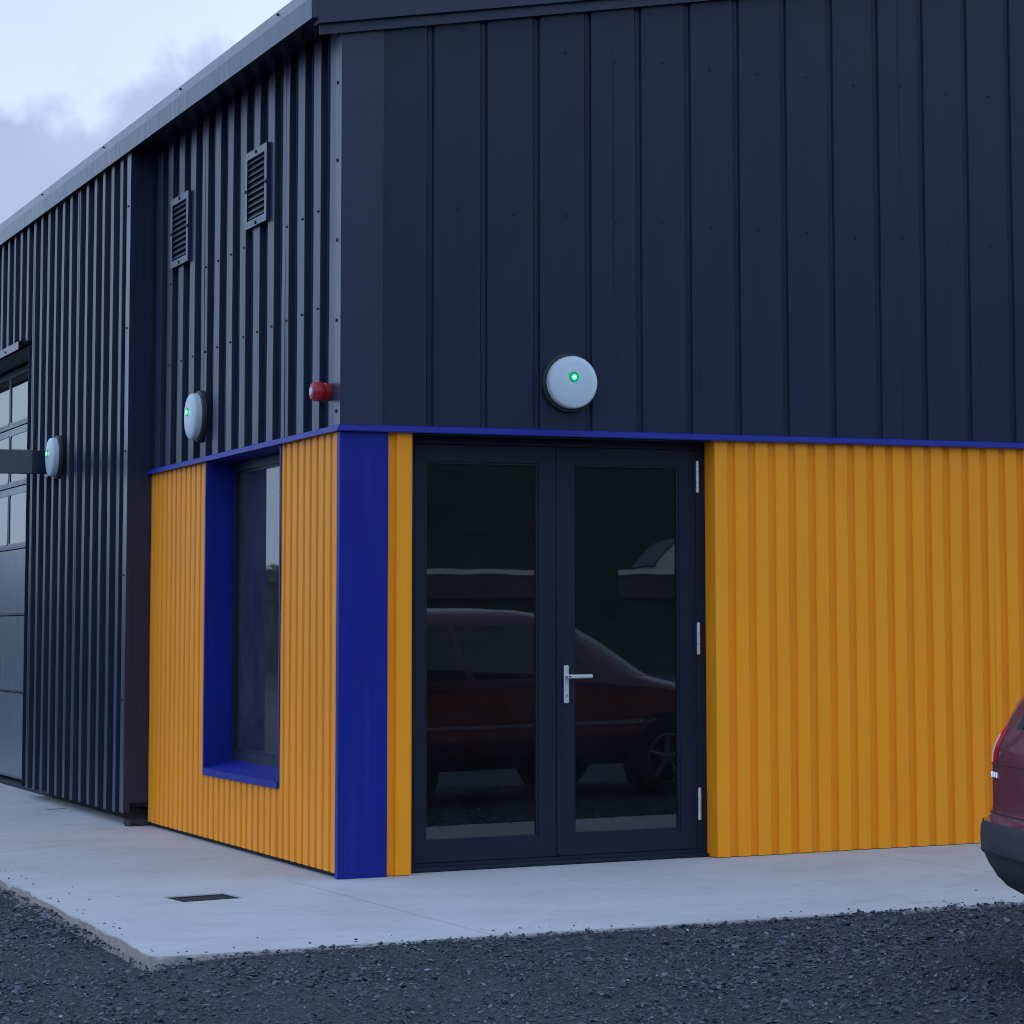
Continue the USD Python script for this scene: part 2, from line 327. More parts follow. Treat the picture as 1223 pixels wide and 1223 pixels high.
def sheet(prof, z0, ztop, place, off=0.0, nz=6):
    n = len(prof); V, F = [], []
    for layer in (0.0, -0.0012):
        for k in range(nz + 1):
            for u, d in prof:
                zt = ztop(u)
                z = z0 + (zt - z0) * k / nz
                wob = 0.0011 * math.sin(u * 5.1 + z * 2.3 + off * 900) + 0.0008 * math.sin(z * 6.1 + u * 11.0)
                V.append(place(u, d + off + layer + wob, z))
    V = np.array(V); m = n * (nz + 1)
    for L in (0, 1):
        for k in range(nz):
            i = np.arange(n - 1) + k * n + L * m
            F += [np.stack([i, i + 1, i + 1 + n], 1), np.stack([i, i + 1 + n, i + n], 1)]
    for k in (0, nz):
        i = np.arange(n - 1) + k * n
        F += [np.stack([i, i + 1, i + 1 + m], 1), np.stack([i, i + 1 + m, i + m], 1)]
    for c in (0, n - 1):
        i = np.arange(nz) * n + c
        F += [np.stack([i, i + n, i + n + m], 1), np.stack([i, i + n + m, i + m], 1)]
    return trimesh.Trimesh(V, np.vstack(F), process=False)

def clad(parent, mat, u0, u1, z0, ztop, place, period, crown, flank, depth, phase, per_sheet, lap=0.02):
    k0 = math.floor((u0 - phase) / (period * per_sheet))
    edges = [u0]
    k = k0 + 1
    while phase + k * period * per_sheet < u1 - .05:
        e = phase + k * period * per_sheet + crown * .5
        if e > u0 + .08 and e < u1 - .05: edges.append(e)
        k += 1
    edges.append(u1)
    for i in range(len(edges) - 1):
        a, b = edges[i], edges[i + 1]
        if i < len(edges) - 2: b += lap
        obj('cladding_sheet', sheet(profile(a, b, period, crown, flank, depth, phase), z0, ztop if callable(ztop) else (lambda u: ztop), place, off=(0.0 if i % 2 else 0.0016)), mat, parent)

FRONT = lambda u, d, z: (u, -d, z)
SIDE = lambda u, d, z: (-d, u, z)
FARS = lambda u, d, z: (-PX - d, u, z)
c_front = thing('front_upper_cladding', parent=building)
clad(c_front, M_DARK, 0.235, W, ZT + .035, lambda u: verge(u) + .02, FRONT, 1 / 3, 0.283, 0.012, 0.022, 0.560, 3)
c_yf = thing('front_yellow_cladding', parent=building)
YP, YC, YF, YD = 0.1397, 0.084, 0.007, 0.022
clad(c_yf, M_YEL, 0.284, DX0, 0.004, ZT + .01, FRONT, 0.1397, 0.088, 0.007, 0.022, 0.336, 7)
clad(c_yf, M_YEL, DX1, W, 0.004, ZT + .01, FRONT, YP, YC, YF, YD, DX1, 7)
for xx in (DX1, DX0): obj('door_return', bx(xx - .0015, xx + .0015, 0.0006, .205, .004, ZT + .01), M_YEL, c_yf)
c_side = thing('side_upper_cladding', parent=building)
clad(c_side, M_DARK, 0.02, Y1 + .01, ZT + .035, 4.93, SIDE, 0.3223, 0.142, 0.006, 0.042, 0.092, 3)
c_ys = thing('side_yellow_cladding', parent=building)
SY = dict(period=0.1335, crown=0.084, flank=0.008, depth=0.022, phase=0.060)
clad(c_ys, M_YEL, 0.035, WY0, 0.030, ZT + .01, SIDE, per_sheet=7, **SY)
clad(c_ys, M_YEL, WY0, WY1, 0.030, WZ0 - .03, SIDE, per_sheet=7, **SY)
clad(c_ys, M_YEL, WY1, Y1 - .004, 0.030, ZT + .01, SIDE, per_sheet=7, **SY)
c_far = thing('far_side_cladding', parent=building)
FP = dict(period=0.2962, crown=0.092, flank=0.006, depth=0.042, phase=5.662 - 0.2962 * 4)
clad(c_far, M_DARK, Y1 + .02, GY0, 0.09, 4.93, FARS, per_sheet=3, **FP)
clad(c_far, M_DARK, GY0, GY1, GZ1 + .05, 4.93, FARS, per_sheet=3, **FP)
clad(c_far, M_DARK, GY1, D, 0.09, 4.93, FARS, per_sheet=3, **FP)

# --- flashings
obj('return_flashing', bx(-PX - .001, -.001, Y1, Y1 + .004, .165, 4.93), M_TRIM, building)
obj('corner_trim', prism([(-PX - .0055, Y1 - .003), (-PX - .0055, Y1 + .115), (-PX - .002, Y1 + .115), (-PX - .002, Y1 + .001), (-PX + .04, Y1 + .001), (-PX + .04, Y1 - .003)], 'z', .10, 4.93), M_TRIM, building)
cf = obj('corner_trim', prism([(-.0065, -.0065), (.247, -.0065), (.247, -.003), (-.003, -.003), (-.003, .100), (-.0065, .100)], 'z', ZT + .036, 4.83), M_TRIM, building)
obj('corner_trim_head', prism([(.0, 4.8302), (.247, 4.8302), (.247, verge(.247) + .02), (0, verge(0) + .02)], 'y', -.0065, -.003), M_TRIM, building)
for z in (2.645, 3.17, 3.635, 4.10, 4.555):
    obj('fixing', cyl((-.0065, .066, z), (-.0125, .066, z), .0105, 8), M_FIX, building)
for z in (0.9, 1.8, 2.7, 3.6, 4.5):
    obj('fixing', cyl((-PX - .0055, Y1 + .07, z), (-PX - .0115, Y1 + .07, z), .009, 8), M_FIX, building)
for k in range(14):                                             # rows of fixings on the cladding
    for z in (3.85, 4.84):
        x = 0.560 + k / 3 + .145 + .02 * math.sin(k * 7.1)
        if x < 6.2 and z < verge(x) - .05 and not (z > 4.5 and k < 2):
            obj('fixing', cyl((x, 0, z + .012 * math.sin(k * 3.7)), (x, -.007, z + .012 * math.sin(k * 3.7)), .0075, 8), M_FIX, c_front)
for k in range(1, 13):
    y = 0.088 + .3223 * k + .075
    for z in (3.28, 3.86):
        if not (1.4 < y < 2.0 and z > 3.8) and not (3.35 < y < 4 and z > 3.8):
            obj('fixing', cyl((0, y - .03, z), (-.007, y - .03, z), .0075, 8), M_FIX, c_side)
corner = [(-.0065, -.0065), (.282, -.0065), (.282, -.003), (-.003, -.003), (-.003, .046), (-.0065, .046)]
obj('blue_corner_flashing', prism(corner, 'z', .002, ZT + .002), M_BLUE, building)
for z in (.12, .62, 1.12, 1.62, 2.12, 2.45):
    for xx in (.022, .262): obj('rivet', cyl((xx, -.0063, z + .01 * math.sin(z * 9 + xx * 30)), (xx, -.0085, z + .01 * math.sin(z * 9 + xx * 30)), .0042, 8), M_BLUE, building)
tr = [(0.004, ZT + .040), (-.012, ZT + .033), (-.031, ZT + .002), (-.031, ZT - .004), (-.0285, ZT - .004), (-.0285, ZT + .000), (-.010, ZT + .029), (.004, ZT + .036)]
def trim_x(x0, x1): return prism(Polygon([(y, z) for y, z in tr]), 'x', x0, x1)
drip = thing('blue_drip_trim', parent=building)
cuts = [-.031, 2.62, 5.65, 8.6, W]
for a, b in zip(cuts[:-1], cuts[1:]):
    tl_ = trim_x(a + .001, b - .001)
    if a < 0:                                       # mitred at the corner
        v_ = tl_.vertices.copy(); e_ = v_[:, 0] < a + .002; v_[e_, 0] = v_[e_, 1]; tl_.vertices = v_
    obj('trim_length', tl_, M_BLUE, drip)
side_tr = prism(Polygon([(y, z) for y, z in tr]), 'y', -.0305, Y1 - .002)
v_ = side_tr.vertices.copy(); e_ = v_[:, 1] < -.03; v_[e_, 1] = v_[e_, 0]; side_tr.vertices = v_
obj('trim_length', side_tr, M_BLUE, drip)
obj('trim_splice', [bx(2.60, 2.64, -.0325, -.0310, ZT - .004, ZT + .003)], M_BLUE, drip)
# verge of the gable
vg = thing('verge_flashing', parent=building)
def band(x0, x1, lo, hi): return [(x0, verge(x0) + lo), (x1, verge(x1) + lo), (x1, verge(x1) + hi), (x0, verge(x0) + hi)]
obj('upper_fascia', prism(band(-.165, RIDGE, .062, .30), 'y', -.075, -.071), M_TRIM, vg)
obj('upper_fascia', prism(band(RIDGE, W + .165, .062, .30), 'y', -.075, -.071), M_TRIM, vg)
obj('fascia_lip', prism(band(-.165, RIDGE, .062, .066), 'y', -.071, -.03), M_TRIM, vg)
obj('fascia_end', bx(-.168, -.165, -.075, .0, verge(-.165) + .062, verge(-.165) + .30), M_TRIM, vg)
obj('lower_flashing', prism(band(-.150, RIDGE, 0.0, .075), 'y', -.036, -.032), M_TRIM, vg)
obj('lower_flashing', prism(band(RIDGE, W + .15, 0.0, .075), 'y', -.036, -.032), M_TRIM, vg)
obj('flashing_lip', prism(band(.247, RIDGE, 0.0, .004), 'y', -.032, .0), M_TRIM, vg)
# eaves gutter along the side
gt = thing('eaves_gutter', parent=building)
gp = [(-.205, 4.888), (-.208, 5.012), (-.204, 5.018), (-.164, 5.115), (-.10, 5.118), (-.10, 5.07), (-.195, 5.01), (-.19, 4.900), (-.06, 4.925), (-.06, 4.913)]
L0 = -.068
for k in range(6):
    a, b = L0 + k * 4.0, min(L0 + (k + 1) * 4.0, D)
    obj('gutter_length', prism(gp, 'y', a + .0002, b - .0002), M_TRIM, gt)
obj('corner_closer', bx(-PX + .003, .06, Y1 + .006, Y1 + .03, .2, 4.93), M_SHELL, gt)
obj('soffit_closer', bx(-.12, .07, L0 + .002, D, 4.932, 4.946), M_TRIM, gt)
obj('gutter_end', prism([(-.203, 4.892), (-.206, 5.012), (-.174, 5.112), (-.07, 5.112), (-.07, 4.915)], 'y', L0 - .004, L0), M_TRIM, gt)
for y in np.arange(.7, 16, 2.35):
    obj('gutter_bolt', [cyl((-.175, y, 5.075), (-.190, y, 5.08), .008, 8)], M_FIX, gt)

# --- two louvred vents high on the side wall
for (y0, label) in ((1.475, None), (3.43, None)):
    y1, z0, z1 = y0 + .495, 3.957, 4.452
    v = thing('louvre_vent', parent=building)
    obj('vent_frame', [prism(ring_rect(y0, y1, z0, z1, .048), 'x', -.026, -.004)], M_TRIM, v)
    obj('vent_back', bx(-.0035, -.002, y0 + .04, y1 - .04, z0 + .04, z1 - .04), M_FIX, v)
    ns = 10
    for k in range(ns):
        zz = z0 + .05 + (z1 - z0 - .10) * (k + .5) / ns
        pr = [(-.024, zz - .011), (-.020, zz - .012), (-.006, zz + .014), (-.008, zz + .016)]
        obj('vent_slat', prism(pr, 'y', y0 + .046, y1 - .046), M_TRIM, v)
    for (yy, zz) in (((y0 + y1) / 2, z0 + .02), ((y0 + y1) / 2, z1 - .02), (y0 + .02, (z0 + z1) / 2), (y1 - .02, (z0 + z1) / 2)):
        obj('fixing', cyl((-.026, yy, zz), (-.032, yy, zz), .012, 8), M_FIX, v)

# --- side window in its blue reveal
win = thing('side_window', parent=building)
XR = 0.180
obj('reveal', [bx(-.004, XR + .03, WY1 - .002, WY1 + .002, WZ0, ZT), bx(-.004, XR + .03, WY0 - .002, WY0 + .002, WZ0, ZT), bx(0.0, XR + .03, WY0 + .002, WY1 - .002, ZT - .003, ZT + .001),
               bx(-.007, -.0035, WY1 + .0005, WY1 + .026, WZ0 - .03, ZT), bx(-.007, -.0035, WY0 - .026, WY0 - .0005, WZ0 - .03, ZT)], M_BLUE, win)
obj('sill', prism([(-.012, WZ0 - .034), (-.012, WZ0 + .010), (XR + .03, WZ0 + .064), (XR + .03, WZ0 + .056), (-.009, WZ0 + .004), (-.009, WZ0 - .034)], 'y', WY0 - .001, WY1 + .001), M_BLUE, win)
obj('window_frame', prism(ring_rect(WY0 + .003, WY1 - .003, WZ0 + .055, ZT - .004, .065), 'x', XR, XR + .07), M_DOOR, win)
obj('window_bead', prism(ring_rect(WY0 + .069, WY1 - .069, WZ0 + .121, ZT - .070, .018), 'x', XR + .014, XR + .05), M_DOOR, win)
obj('window_pane', bx(XR + .020, XR + .026, WY0 + .08, WY1 - .08, WZ0 + .13, ZT - .08), M_WGLASS, win)

# --- double door
door = thing('double_door', parent=building)
YDR = 0.140
obj('door_frame', [bx(DX0 + .002, DX0 + .064, YDR, YDR + .075, .002, ZT + .02, .003), bx(DX1 - .064, DX1 - .002, YDR, YDR + .075, .002, ZT + .02, .003),
                   bx(DX0 + .064, DX1 - .064, YDR, YDR + .075, 2.478, ZT + .02, .003)], M_DOOR, door)
obj('threshold', [bx(DX0 + .002, DX1 - .002, YDR - .03, YDR + .075, .0, .022, .004), bx(DX0 + .064, DX1 - .064, YDR + .004, YDR + .06, .022, .048)], M_DOOR, door)
xm = 1.383
for (xa, xb, ga, gb) in ((DX0 + .067, xm - .003, 0.558, 1.268), (xm + .003, DX1 - .067, 1.490, 2.192)):
    z0, z1, g0, g1 = .052, 2.474, .168, 2.376
    lf = sbox(xa, z0, xb, z1).difference(sbox(ga, g0, gb, g1))
    obj('door_leaf', prism(lf, 'y', YDR + .004, YDR + .066), M_DOOR, door)
    bead = sbox(ga, g0, gb, g1).difference(sbox(ga + .014, g0 + .014, gb - .014, g1 - .014))
    obj('glazing_bead', prism(bead, 'y', YDR + .011, YDR + .05), M_DOOR, door)
    obj('door_pane', bx(ga + .008, gb - .008, YDR + .026, YDR + .032, g0 + .008, g1 - .008), M_GLASS, door)
obj('meeting_stile_cover', bx(xm - .002, xm + .030, YDR - .0035, YDR + .003, .06, 2.466, .001), M_DOOR, door)
hx = 1.441
obj('door_handle', [bx(hx - .016, hx + .016, YDR - .011, YDR + .003, .948, 1.172, .004), cyl((hx, YDR - .011, 1.106), (hx, YDR - .055, 1.106), .011, 16),
                    bx(hx - .010, hx + .148, YDR - .066, YDR - .050, 1.095, 1.117, .005), cyl((hx, YDR - .011, 1.000), (hx, YDR - .014, 1.000), .009, 12)], M_STEEL, door)
obj('keyhole', [bx(hx - .002, hx + .002, YDR - .016, YDR - .0135, .984, 1.000), cyl((hx, YDR - .055, 1.106), (hx, YDR - .067, 1.106), .006, 10)], M_FIX, door)
for z in (2.312, 1.322, .320):
    obj('hinge', [cyl((2.3115, YDR - .010, z - .097), (2.3115, YDR - .010, z - .034), .0105, 14), cyl((2.3115, YDR - .010, z - .032), (2.3115, YDR - .010, z + .032), .0105, 14),
                  cyl((2.3115, YDR - .010, z + .034), (2.3115, YDR - .010, z + .097), .0105, 14)], M_STEEL, door)
    obj('hinge_plate', [bx(2.285, 2.336, YDR - .003, YDR + .002, z - .09, z + .09, .001)], M_DOOR, door)

# --- sectional door
sd = thing('sectional_door', parent=building)
XG = 0.09
bounds = [.06, .838, 1.540, 2.150, 2.730, 3.285, GZ1 + .1]
spans = [(8.36, 9.34), (9.46, 10.44), (10.56, 11.54), (11.66, 12.64)]
for k in range(6):
    z0, z1 = bounds[k] + .004, bounds[k + 1] - .004
    poly = sbox(GY0 + .005, z0, GY1 - .005, z1)
    holes = []
    if k >= 3:
        for (a, b) in spans:
            holes.append(rounded_rect(a - .03, b + .03, z0 + .045, min(z1, 3.83) - .055, .05))
        for h in holes: poly = poly.difference(h)
    obj('door_section', prism(poly, 'x', XG, XG + .045), M_DPANEL, sd)
    obj('section_rail', bx(XG - .006, XG - .0005, GY0 + .01, GY1 - .01, z0, z0 + .022, .002), M_TRIM, sd)
    for h in holes:
        obj('window_surround', prism(h.buffer(.010).difference(h.buffer(-.008)), 'x', XG - .004, XG - .001), M_DPANEL, sd)
        obj('window_pane', prism(h.buffer(-.004), 'x', XG + .003, XG + .009), M_GGLASS, sd)
obj('door_return', [bx(-PX + .002, XG + .06, GY0 - .003, GY0, .09, GZ1), bx(-PX + .002, XG + .06, GY1, GY1 + .003, .09, GZ1), bx(-PX + .002, XG + .06, GY0 - .0, GY1, GZ1, GZ1 + .004)], M_TRIM, sd)
obj('lintel_trim', prism([(-PX - .055, GZ1 - .008), (-PX - .055, GZ1 + .060), (-PX - .002, GZ1 + .085), (-PX - .002, GZ1 + .078), (-PX - .051, GZ1 + .056), (-PX - .051, GZ1 - .008)], 'y', GY0 + .16, GY1 + .15), M_TRIM, sd)
for y in (9.05, 10.2, 11.3): obj('fixing', cyl((-PX - .055, y, GZ1 + .02), (-PX - .061, y, GZ1 + .02), .010, 8), M_FIX, sd)
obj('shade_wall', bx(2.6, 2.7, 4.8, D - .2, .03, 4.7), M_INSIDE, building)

# ------------------------------------------------------------------ fittings on the walls
def bulkhead(origin, axis, label, scale=1.0):
    t = thing('bulkhead_light', label, 'wall light', group='round bulkhead lights on the walls')
    o, a = np.array(origin, float), np.array(axis, float)
    s = scale
    obj('base', lathe([(0.001, 0), (.172 * s, 0), (.178 * s, .006), (.176 * s, .026), (.168 * s, .034), (.150 * s, .036)], o, a, 48), M_BLACKP, t, smooth=35)
    obj('diffuser', lathe([(.156 * s, .032), (.157 * s, .040), (.156 * s, .066), (.152 * s, .076), (.143 * s, .083), (.11 * s, .0905), (.06 * s, .0945), (.0005, .0955)], o, a, 48), M_WHITEP, t, smooth=35)
    side = np.cross([0, 0, 1.0], a); side /= np.linalg.norm(side)
    c = o + a * .0945 + np.array([0, 0, .028 * s]) + side * (-.006)
    il = obj('indicator_lamp', lathe([(.033, -.005), (.033, .000), (.027, .004), (.0005, .006)], c, a, 24), M_LEDRING, t, smooth=True)
    obj('lit_core', lathe([(.0155, .002), (.0150, .007), (.011, .012), (.0005, .014)], c, a, 16), M_LED, il, smooth=True)
    return t
bulkhead((1.405, -.0005, 2.848), (0, -1, 0), 'round white light with green indicator above the double door')
bulkhead((-.0005, 3.11, 2.845), (-1, 0, 0), 'round white light with green indicator on the side wall above the blue window')
bulkhead((-PX - .0005, 6.93, 2.800), (-1, 0, 0), 'round white light with green indicator beside the grey projecting arm', 1.0)

sir = thing('fire_alarm_sounder', 'small red alarm sounder on the dark corner just above the blue trim', 'alarm')
so = np.array([-.001, .215, 2.768])
obj('base', lathe([(.001, 0), (.052, 0), (.052, .028), (.046, .032)], so, (-1, 0, 0), 28), M_RED, sir, smooth=35)
obj('body', lathe([(.046, .030), (.053, .040), (.057, .060), (.055, .088), (.047, .104), (.040, .108), (.0005, .108)], so, (-1, 0, 0), 28), M_RED, sir, smooth=35)
obj('lens_ring', lathe([(.024, .106), (.024, .112), (.021, .1135), (.0005, .114)], so, (-1, 0, 0), 28), M_WHITEP, sir, smooth=35)

arm = thing('projecting_arm', 'plain grey metal arm projecting edge-on from the wall beside the farthest light', 'metal arm')
ya = 7.36
obj('mounting_bracket', [bx(-PX, -PX - .135, ya, ya + .05, 2.690, 2.882, .004), bx(-PX + .002, -PX - .012, ya - .03, ya + .08, 2.66, 2.91, .003)], M_TRIM, arm)
obj('plate', bx(-PX - .128, -PX - .95, ya - .008, ya + .058, 2.688, 2.886, .006), M_GREYP, arm)
for z in (2.72, 2.85): obj('bolt', cyl((-PX - .09, ya, z), (-PX - .09, ya - .008, z), .009, 8), M_FIX, arm)

# ------------------------------------------------------------------ pavement
def ground_z(x, y):
    x, y = np.asarray(x, float), np.asarray(y, float)
    left = 1 / (1 + np.exp(np.clip(x + 1.70, -9, 9) * 14))
    return -.006 - .062 * left - .012 * np.clip((-3.2 - y) * .6, 0, 1) + 0.008 * np.sin(x * 1.7 + y * .9) * np.sin(y * 1.3 - x * .6)
edge = [(-1.706, -2.820)]
for t in np.linspace(0, 1, 180)[1:]: edge.append((-1.706 + t * 15.2, -2.820 - .0375 * t * 15.2))
edge = np.array(edge); edge[:, 1] += .006 * np.sin(edge[:, 0] * 9.1) * np.sin(edge[:, 0] * 3.3 + 1) + rng.normal(0, .0025, len(edge))
lft = np.array([(-1.706 + .0167 * t, -2.820 + t) for t in np.linspace(0.06, 22, 260)]); lft[:, 0] += .010 * np.sin(lft[:, 1] * 5.3) * np.sin(lft[:, 1] * 2.1 + .5) + rng.normal(0, .004, len(lft))
edge[0] = (-1.690, -2.815)
poly = Polygon(np.vstack([lft[::-1], [(-1.700, -2.79)], edge, [(13.5, -.01), (W, .033), (2.4, .033), (2.37, .14), (.43, .14), (.42, .033), (.031, .033), (.031, 22)]]))
drain_c, drain_r = np.array([-.897, -.521]), 0.105
def rot_rect(c, w, h, a):
    q = np.array([(-w / 2, -h / 2), (w / 2, -h / 2), (w / 2, h / 2), (-w / 2, h / 2)]); ca, sa = math.cos(a), math.sin(a)
    return Polygon(q @ np.array([[ca, sa], [-sa, ca]]) + c)
hole = rot_rect(drain_c, .338, .322, drain_r); slot = rot_rect(np.array([-.197, 6.65]), .21, .07, .45)
pv = poly.difference(hole).difference(slot)
pave = thing('pavement', kind='structure')
joints = [rot_rect(np.array([x, -1.41]), .009, 3.2, .03) for x in (-.21, 3.3, 6.6)] + [rot_rect(np.array([-.85, 2.9]), .006, 1.9, 1.55)]
jx = Polygon(); slabs = pv
for j in joints: slabs = slabs.difference(j)
for g in (slabs.geoms if hasattr(slabs, 'geoms') else [slabs]):
    if g.area > .05: obj('concrete_slab', prism(g, 'z', -.035, 0.0), M_CONC, pave)
obj('slab_base', prism(poly.buffer(-.004).difference(hole.buffer(.01)).difference(slot.buffer(.01)), 'z', -.16, -.0352), M_CONCEDGE, pave)
# rough broken edge of the slab
rim = []
for pth in (np.vstack([lft[::-1], [(-1.702, -2.80)], edge]),):
    n = len(pth); seg = []
    d = np.gradient(pth, axis=0); d /= np.linalg.norm(d, axis=1, keepdims=True)
    nrm = np.stack([-d[:, 1], d[:, 0]], 1)
    if np.dot(nrm[n // 2], (np.array([5, 5]) - pth[n // 2])) > 0: nrm = -nrm
    prof = [(-.004, -.004), (.004, -.012), (.010, -.035), (.016, -.07), (.022, -.12)]
    V = []
    for o, z in prof:
        jit = rng.normal(0, .0035, n); V.append(np.column_stack([pth + nrm * (o + jit)[:, None], z + rng.normal(0, .003, n) * (o > 0)]))
    V = np.array(V); m = len(prof); F = []
    for k in range(m - 1):
        i = np.arange(n - 1)
        F += [np.stack([k * n + i, k * n + i + 1, (k + 1) * n + i + 1], 1), np.stack([k * n + i, (k + 1) * n + i + 1, (k + 1) * n + i], 1)]
    rim.append(trimesh.Trimesh(V.reshape(-1, 3), np.vstack(F), process=False))
obj('slab_edge', rim, M_CONCEDGE, pave, smooth=40)

def drain(c, w, h, a, label, bars):
    t = thing('drain_cover', label, 'drain cover', (c[0], c[1], 0), a, group='dark drain covers in the concrete')
    obj('frame', [bx(-w / 2 + .002, w / 2 - .002, s * (h / 2 - .008) - .006, s * (h / 2 - .008) + .006, -.06, -.006) for s in (-1, 1)] +
        [bx(s * (w / 2 - .008) - .006, s * (w / 2 - .008) + .006, -h / 2 + .014, h / 2 - .014, -.06, -.006) for s in (-1, 1)], M_IRON, t)
    n = bars
    for k in range(n):
        x = -w / 2 + .02 + (w - .04) * (k + .5) / n
        obj('grate_bar', bx(x - (w - .04) / n * .32, x + (w - .04) / n * .32, -h / 2 + .0145, h / 2 - .0145, -.03, -.010), M_IRON, t)
    obj('pit', bx(-w / 2 + .003, w / 2 - .003, -h / 2 + .003, h / 2 - .003, -.14, -.1), M_SHELL, t)
drain(drain_c, .338, .322, drain_r, 'square black drain cover in the pavement near the corner of the building', 9)
drain(np.array([-.197, 6.65]), .21, .07, .45, 'small dark slot drain at the foot of the far dark wall', 4)

# small rubble left in the gap below the far wall
st = []
for k in range(16):
    p = rng.normal(0, 1, (14, 3)); p /= np.linalg.norm(p, axis=1, keepdims=True)
    s = rng.uniform(.018, .045)
    h = trimesh.convex.convex_hull(p * s * rng.uniform(.6, 1.2, 3)); h.apply_translation([rng.uniform(-PX + .04, -.03), Y1 + rng.uniform(.03, .13), s * .5])
    st.append(h)
obj('rubble', st, M_STONE, None, kind='stuff', label='dark rubble in the gap under the end of the far wall', category='rubble')

# ------------------------------------------------------------------ gravel yard
def grid(xs, ys, zf):
    X, Y = np.meshgrid(xs, ys); n, m = len(xs), len(ys)
    V = np.column_stack([X.ravel(), Y.ravel(), zf(X.ravel(), Y.ravel())])
    i, j = np.meshgrid(np.arange(n - 1), np.arange(m - 1)); a = (j * n + i).ravel()
    return trimesh.Trimesh(V, np.vstack([np.stack([a, a + 1, a + 1 + n], 1), np.stack([a, a + 1 + n, a + n], 1)]), process=False)
def nonuni(lo, hi, c0, c1, near, k):
    a = [c0]
    while a[-1] < c1: a.append(a[-1] + near)
    up = [a[-1]]; s = near
    while up[-1] < hi: s *= k; up.append(up[-1] + s)
    dn = [c0]; s = near
    while dn[-1] > lo: s *= k; dn.append(dn[-1] - s)
    return np.array(dn[::-1][:-1] + a + up[1:])
def land(x, y):
    base = np.where((np.abs(x) < 40) & (np.abs(y) < 40), ground_z(x, y), -.08)
    inside = ((x > -1.66) & (y > -2.78 - .0375 * (x + 1.706)) & (x < 13.4) & (y < 21.9)); base = np.where(inside, -.075, base)
    base = base - .006 + .006 * meshkit.noise(np.column_stack([x * 3, y * 3, 0 * x])) * (~inside) * (np.hypot(x, y) < 40)
    back = np.clip(-y - 42, 0, None)
    rise = np.interp(back, [0, 14, 19, 24, 60, 190, 230, 420, 800], [0, 1.1, 2.2, 2.7, 3.2, 4.2, 9, 46, 60])
    return base + rise
gm = grid(nonuni(-700, 700, -9, 9, .16, 1.11), nonuni(-800, 700, -9, 7, .16, 1.11), land)
cen = gm.triangles_center; yard = (np.abs(cen[:, 0]) < 38) & (np.abs(cen[:, 1]) < 44)
for nm, sel, mt in (('ground', yard, M_GROUND), ('hillside', ~yard, M_HILL)):
    g2 = trimesh.Trimesh(gm.vertices, gm.faces[sel], process=False); g2.remove_unreferenced_vertices()
    obj(nm, g2, mt, None, smooth=True, kind='structure')

def chip(seed, flat):
    r = np.random.default_rng(seed)
    p = r.normal(0, 1, (11, 3)); p /= np.linalg.norm(p, axis=1, keepdims=True)
    p *= np.array([1.0, r.uniform(.55, .85), flat])
    return trimesh.convex.convex_hull(p)
inst = UsdGeom.PointInstancer.Define(stage, '/World/gravel')
tag(inst.GetPrim(), 'loose dark slate chippings covering the yard in front of the pavement', 'gravel', kind='stuff')
protos, mats = [], [M_G1, M_G1, M_G2, M_G1, M_G2, M_G3, M_G1, M_G2]
for k in range(8):
    pm = usdkit.mesh(stage, f'/World/gravel/chip_{k:03d}' if k else '/World/gravel/chip', chip(40 + k, (0.35, .5, .3, .6, .45, .4, .25, .55)[k]), mats[k])
    protos.append(pm.GetPath())
inst.CreatePrototypesRel().SetTargets(protos)
N = 210000
x = rng.uniform(-6.0, 6.2, N); y = rng.uniform(-7.2, 5.0, N)
def on_pad(x, y): return (x > -1.715 + .0167 * (y + 2.82)) & (y > -2.832 - .0375 * (x + 1.706))
keep = (~on_pad(x, y)) & ((x < -1.6) | (y < -2.7)) & (rng.uniform(0, 1, N) < np.where(y < -5.6, .4, 1.0)) & ~((x < -1.6) & (y > 2.2))
x, y = x[keep], y[keep]
patch = meshkit.fbm(np.column_stack([x * 1.3, y * 1.3, 0 * x + 3.1]))
patch = (patch - patch.mean()) / patch.std()
n0 = len(x)
size = np.clip(rng.lognormal(math.log(.0068), .48, n0) * np.clip(1 + .16 * patch, .6, 1.5), .003, .024)
edge_d = np.where(y > -2.8, np.abs(x + 1.706), np.abs(y + 2.832 + .0375 * (x + 1.706)))
size *= np.where(edge_d < .45, 1.3 - .3 * edge_d / .45, 1.0)
# a few chips kicked up onto the concrete
m = 90
t_ = rng.uniform(0, 1, m); d_ = rng.exponential(.10, m) + .01; front_ = rng.uniform(0, 1, m) < .7
sx = np.where(front_, -1.6 + t_ * 6.5, -1.69 + .0167 * (t_ * 5) + d_); sy = np.where(front_, -2.82 - .0375 * (t_ * 6.5 + .1) + d_, -2.8 + t_ * 5)
x, y = np.concatenate([x, sx]), np.concatenate([y, sy]); size = np.concatenate([size, rng.uniform(.004, .010, m)])
n = len(x)
z = ground_z(x, y) + .004 + size * .10
z[n0:] = size[n0:] * .3
idx = rng.choice(8, n, p=[.25, .23, .11, .19, .11, .010, .07, .03])
yaw = rng.uniform(0, 2 * math.pi, n); tilt = rng.normal(0, .34, n); ax = rng.uniform(0, 2 * math.pi, n)
qz = np.column_stack([np.cos(yaw / 2), 0 * yaw, 0 * yaw, np.sin(yaw / 2)])
qt = np.column_stack([np.cos(tilt / 2), np.sin(tilt / 2) * np.cos(ax), np.sin(tilt / 2) * np.sin(ax), 0 * ax])
w1, x1, y1, z1 = qt.T; w2, x2, y2, z2 = qz.T
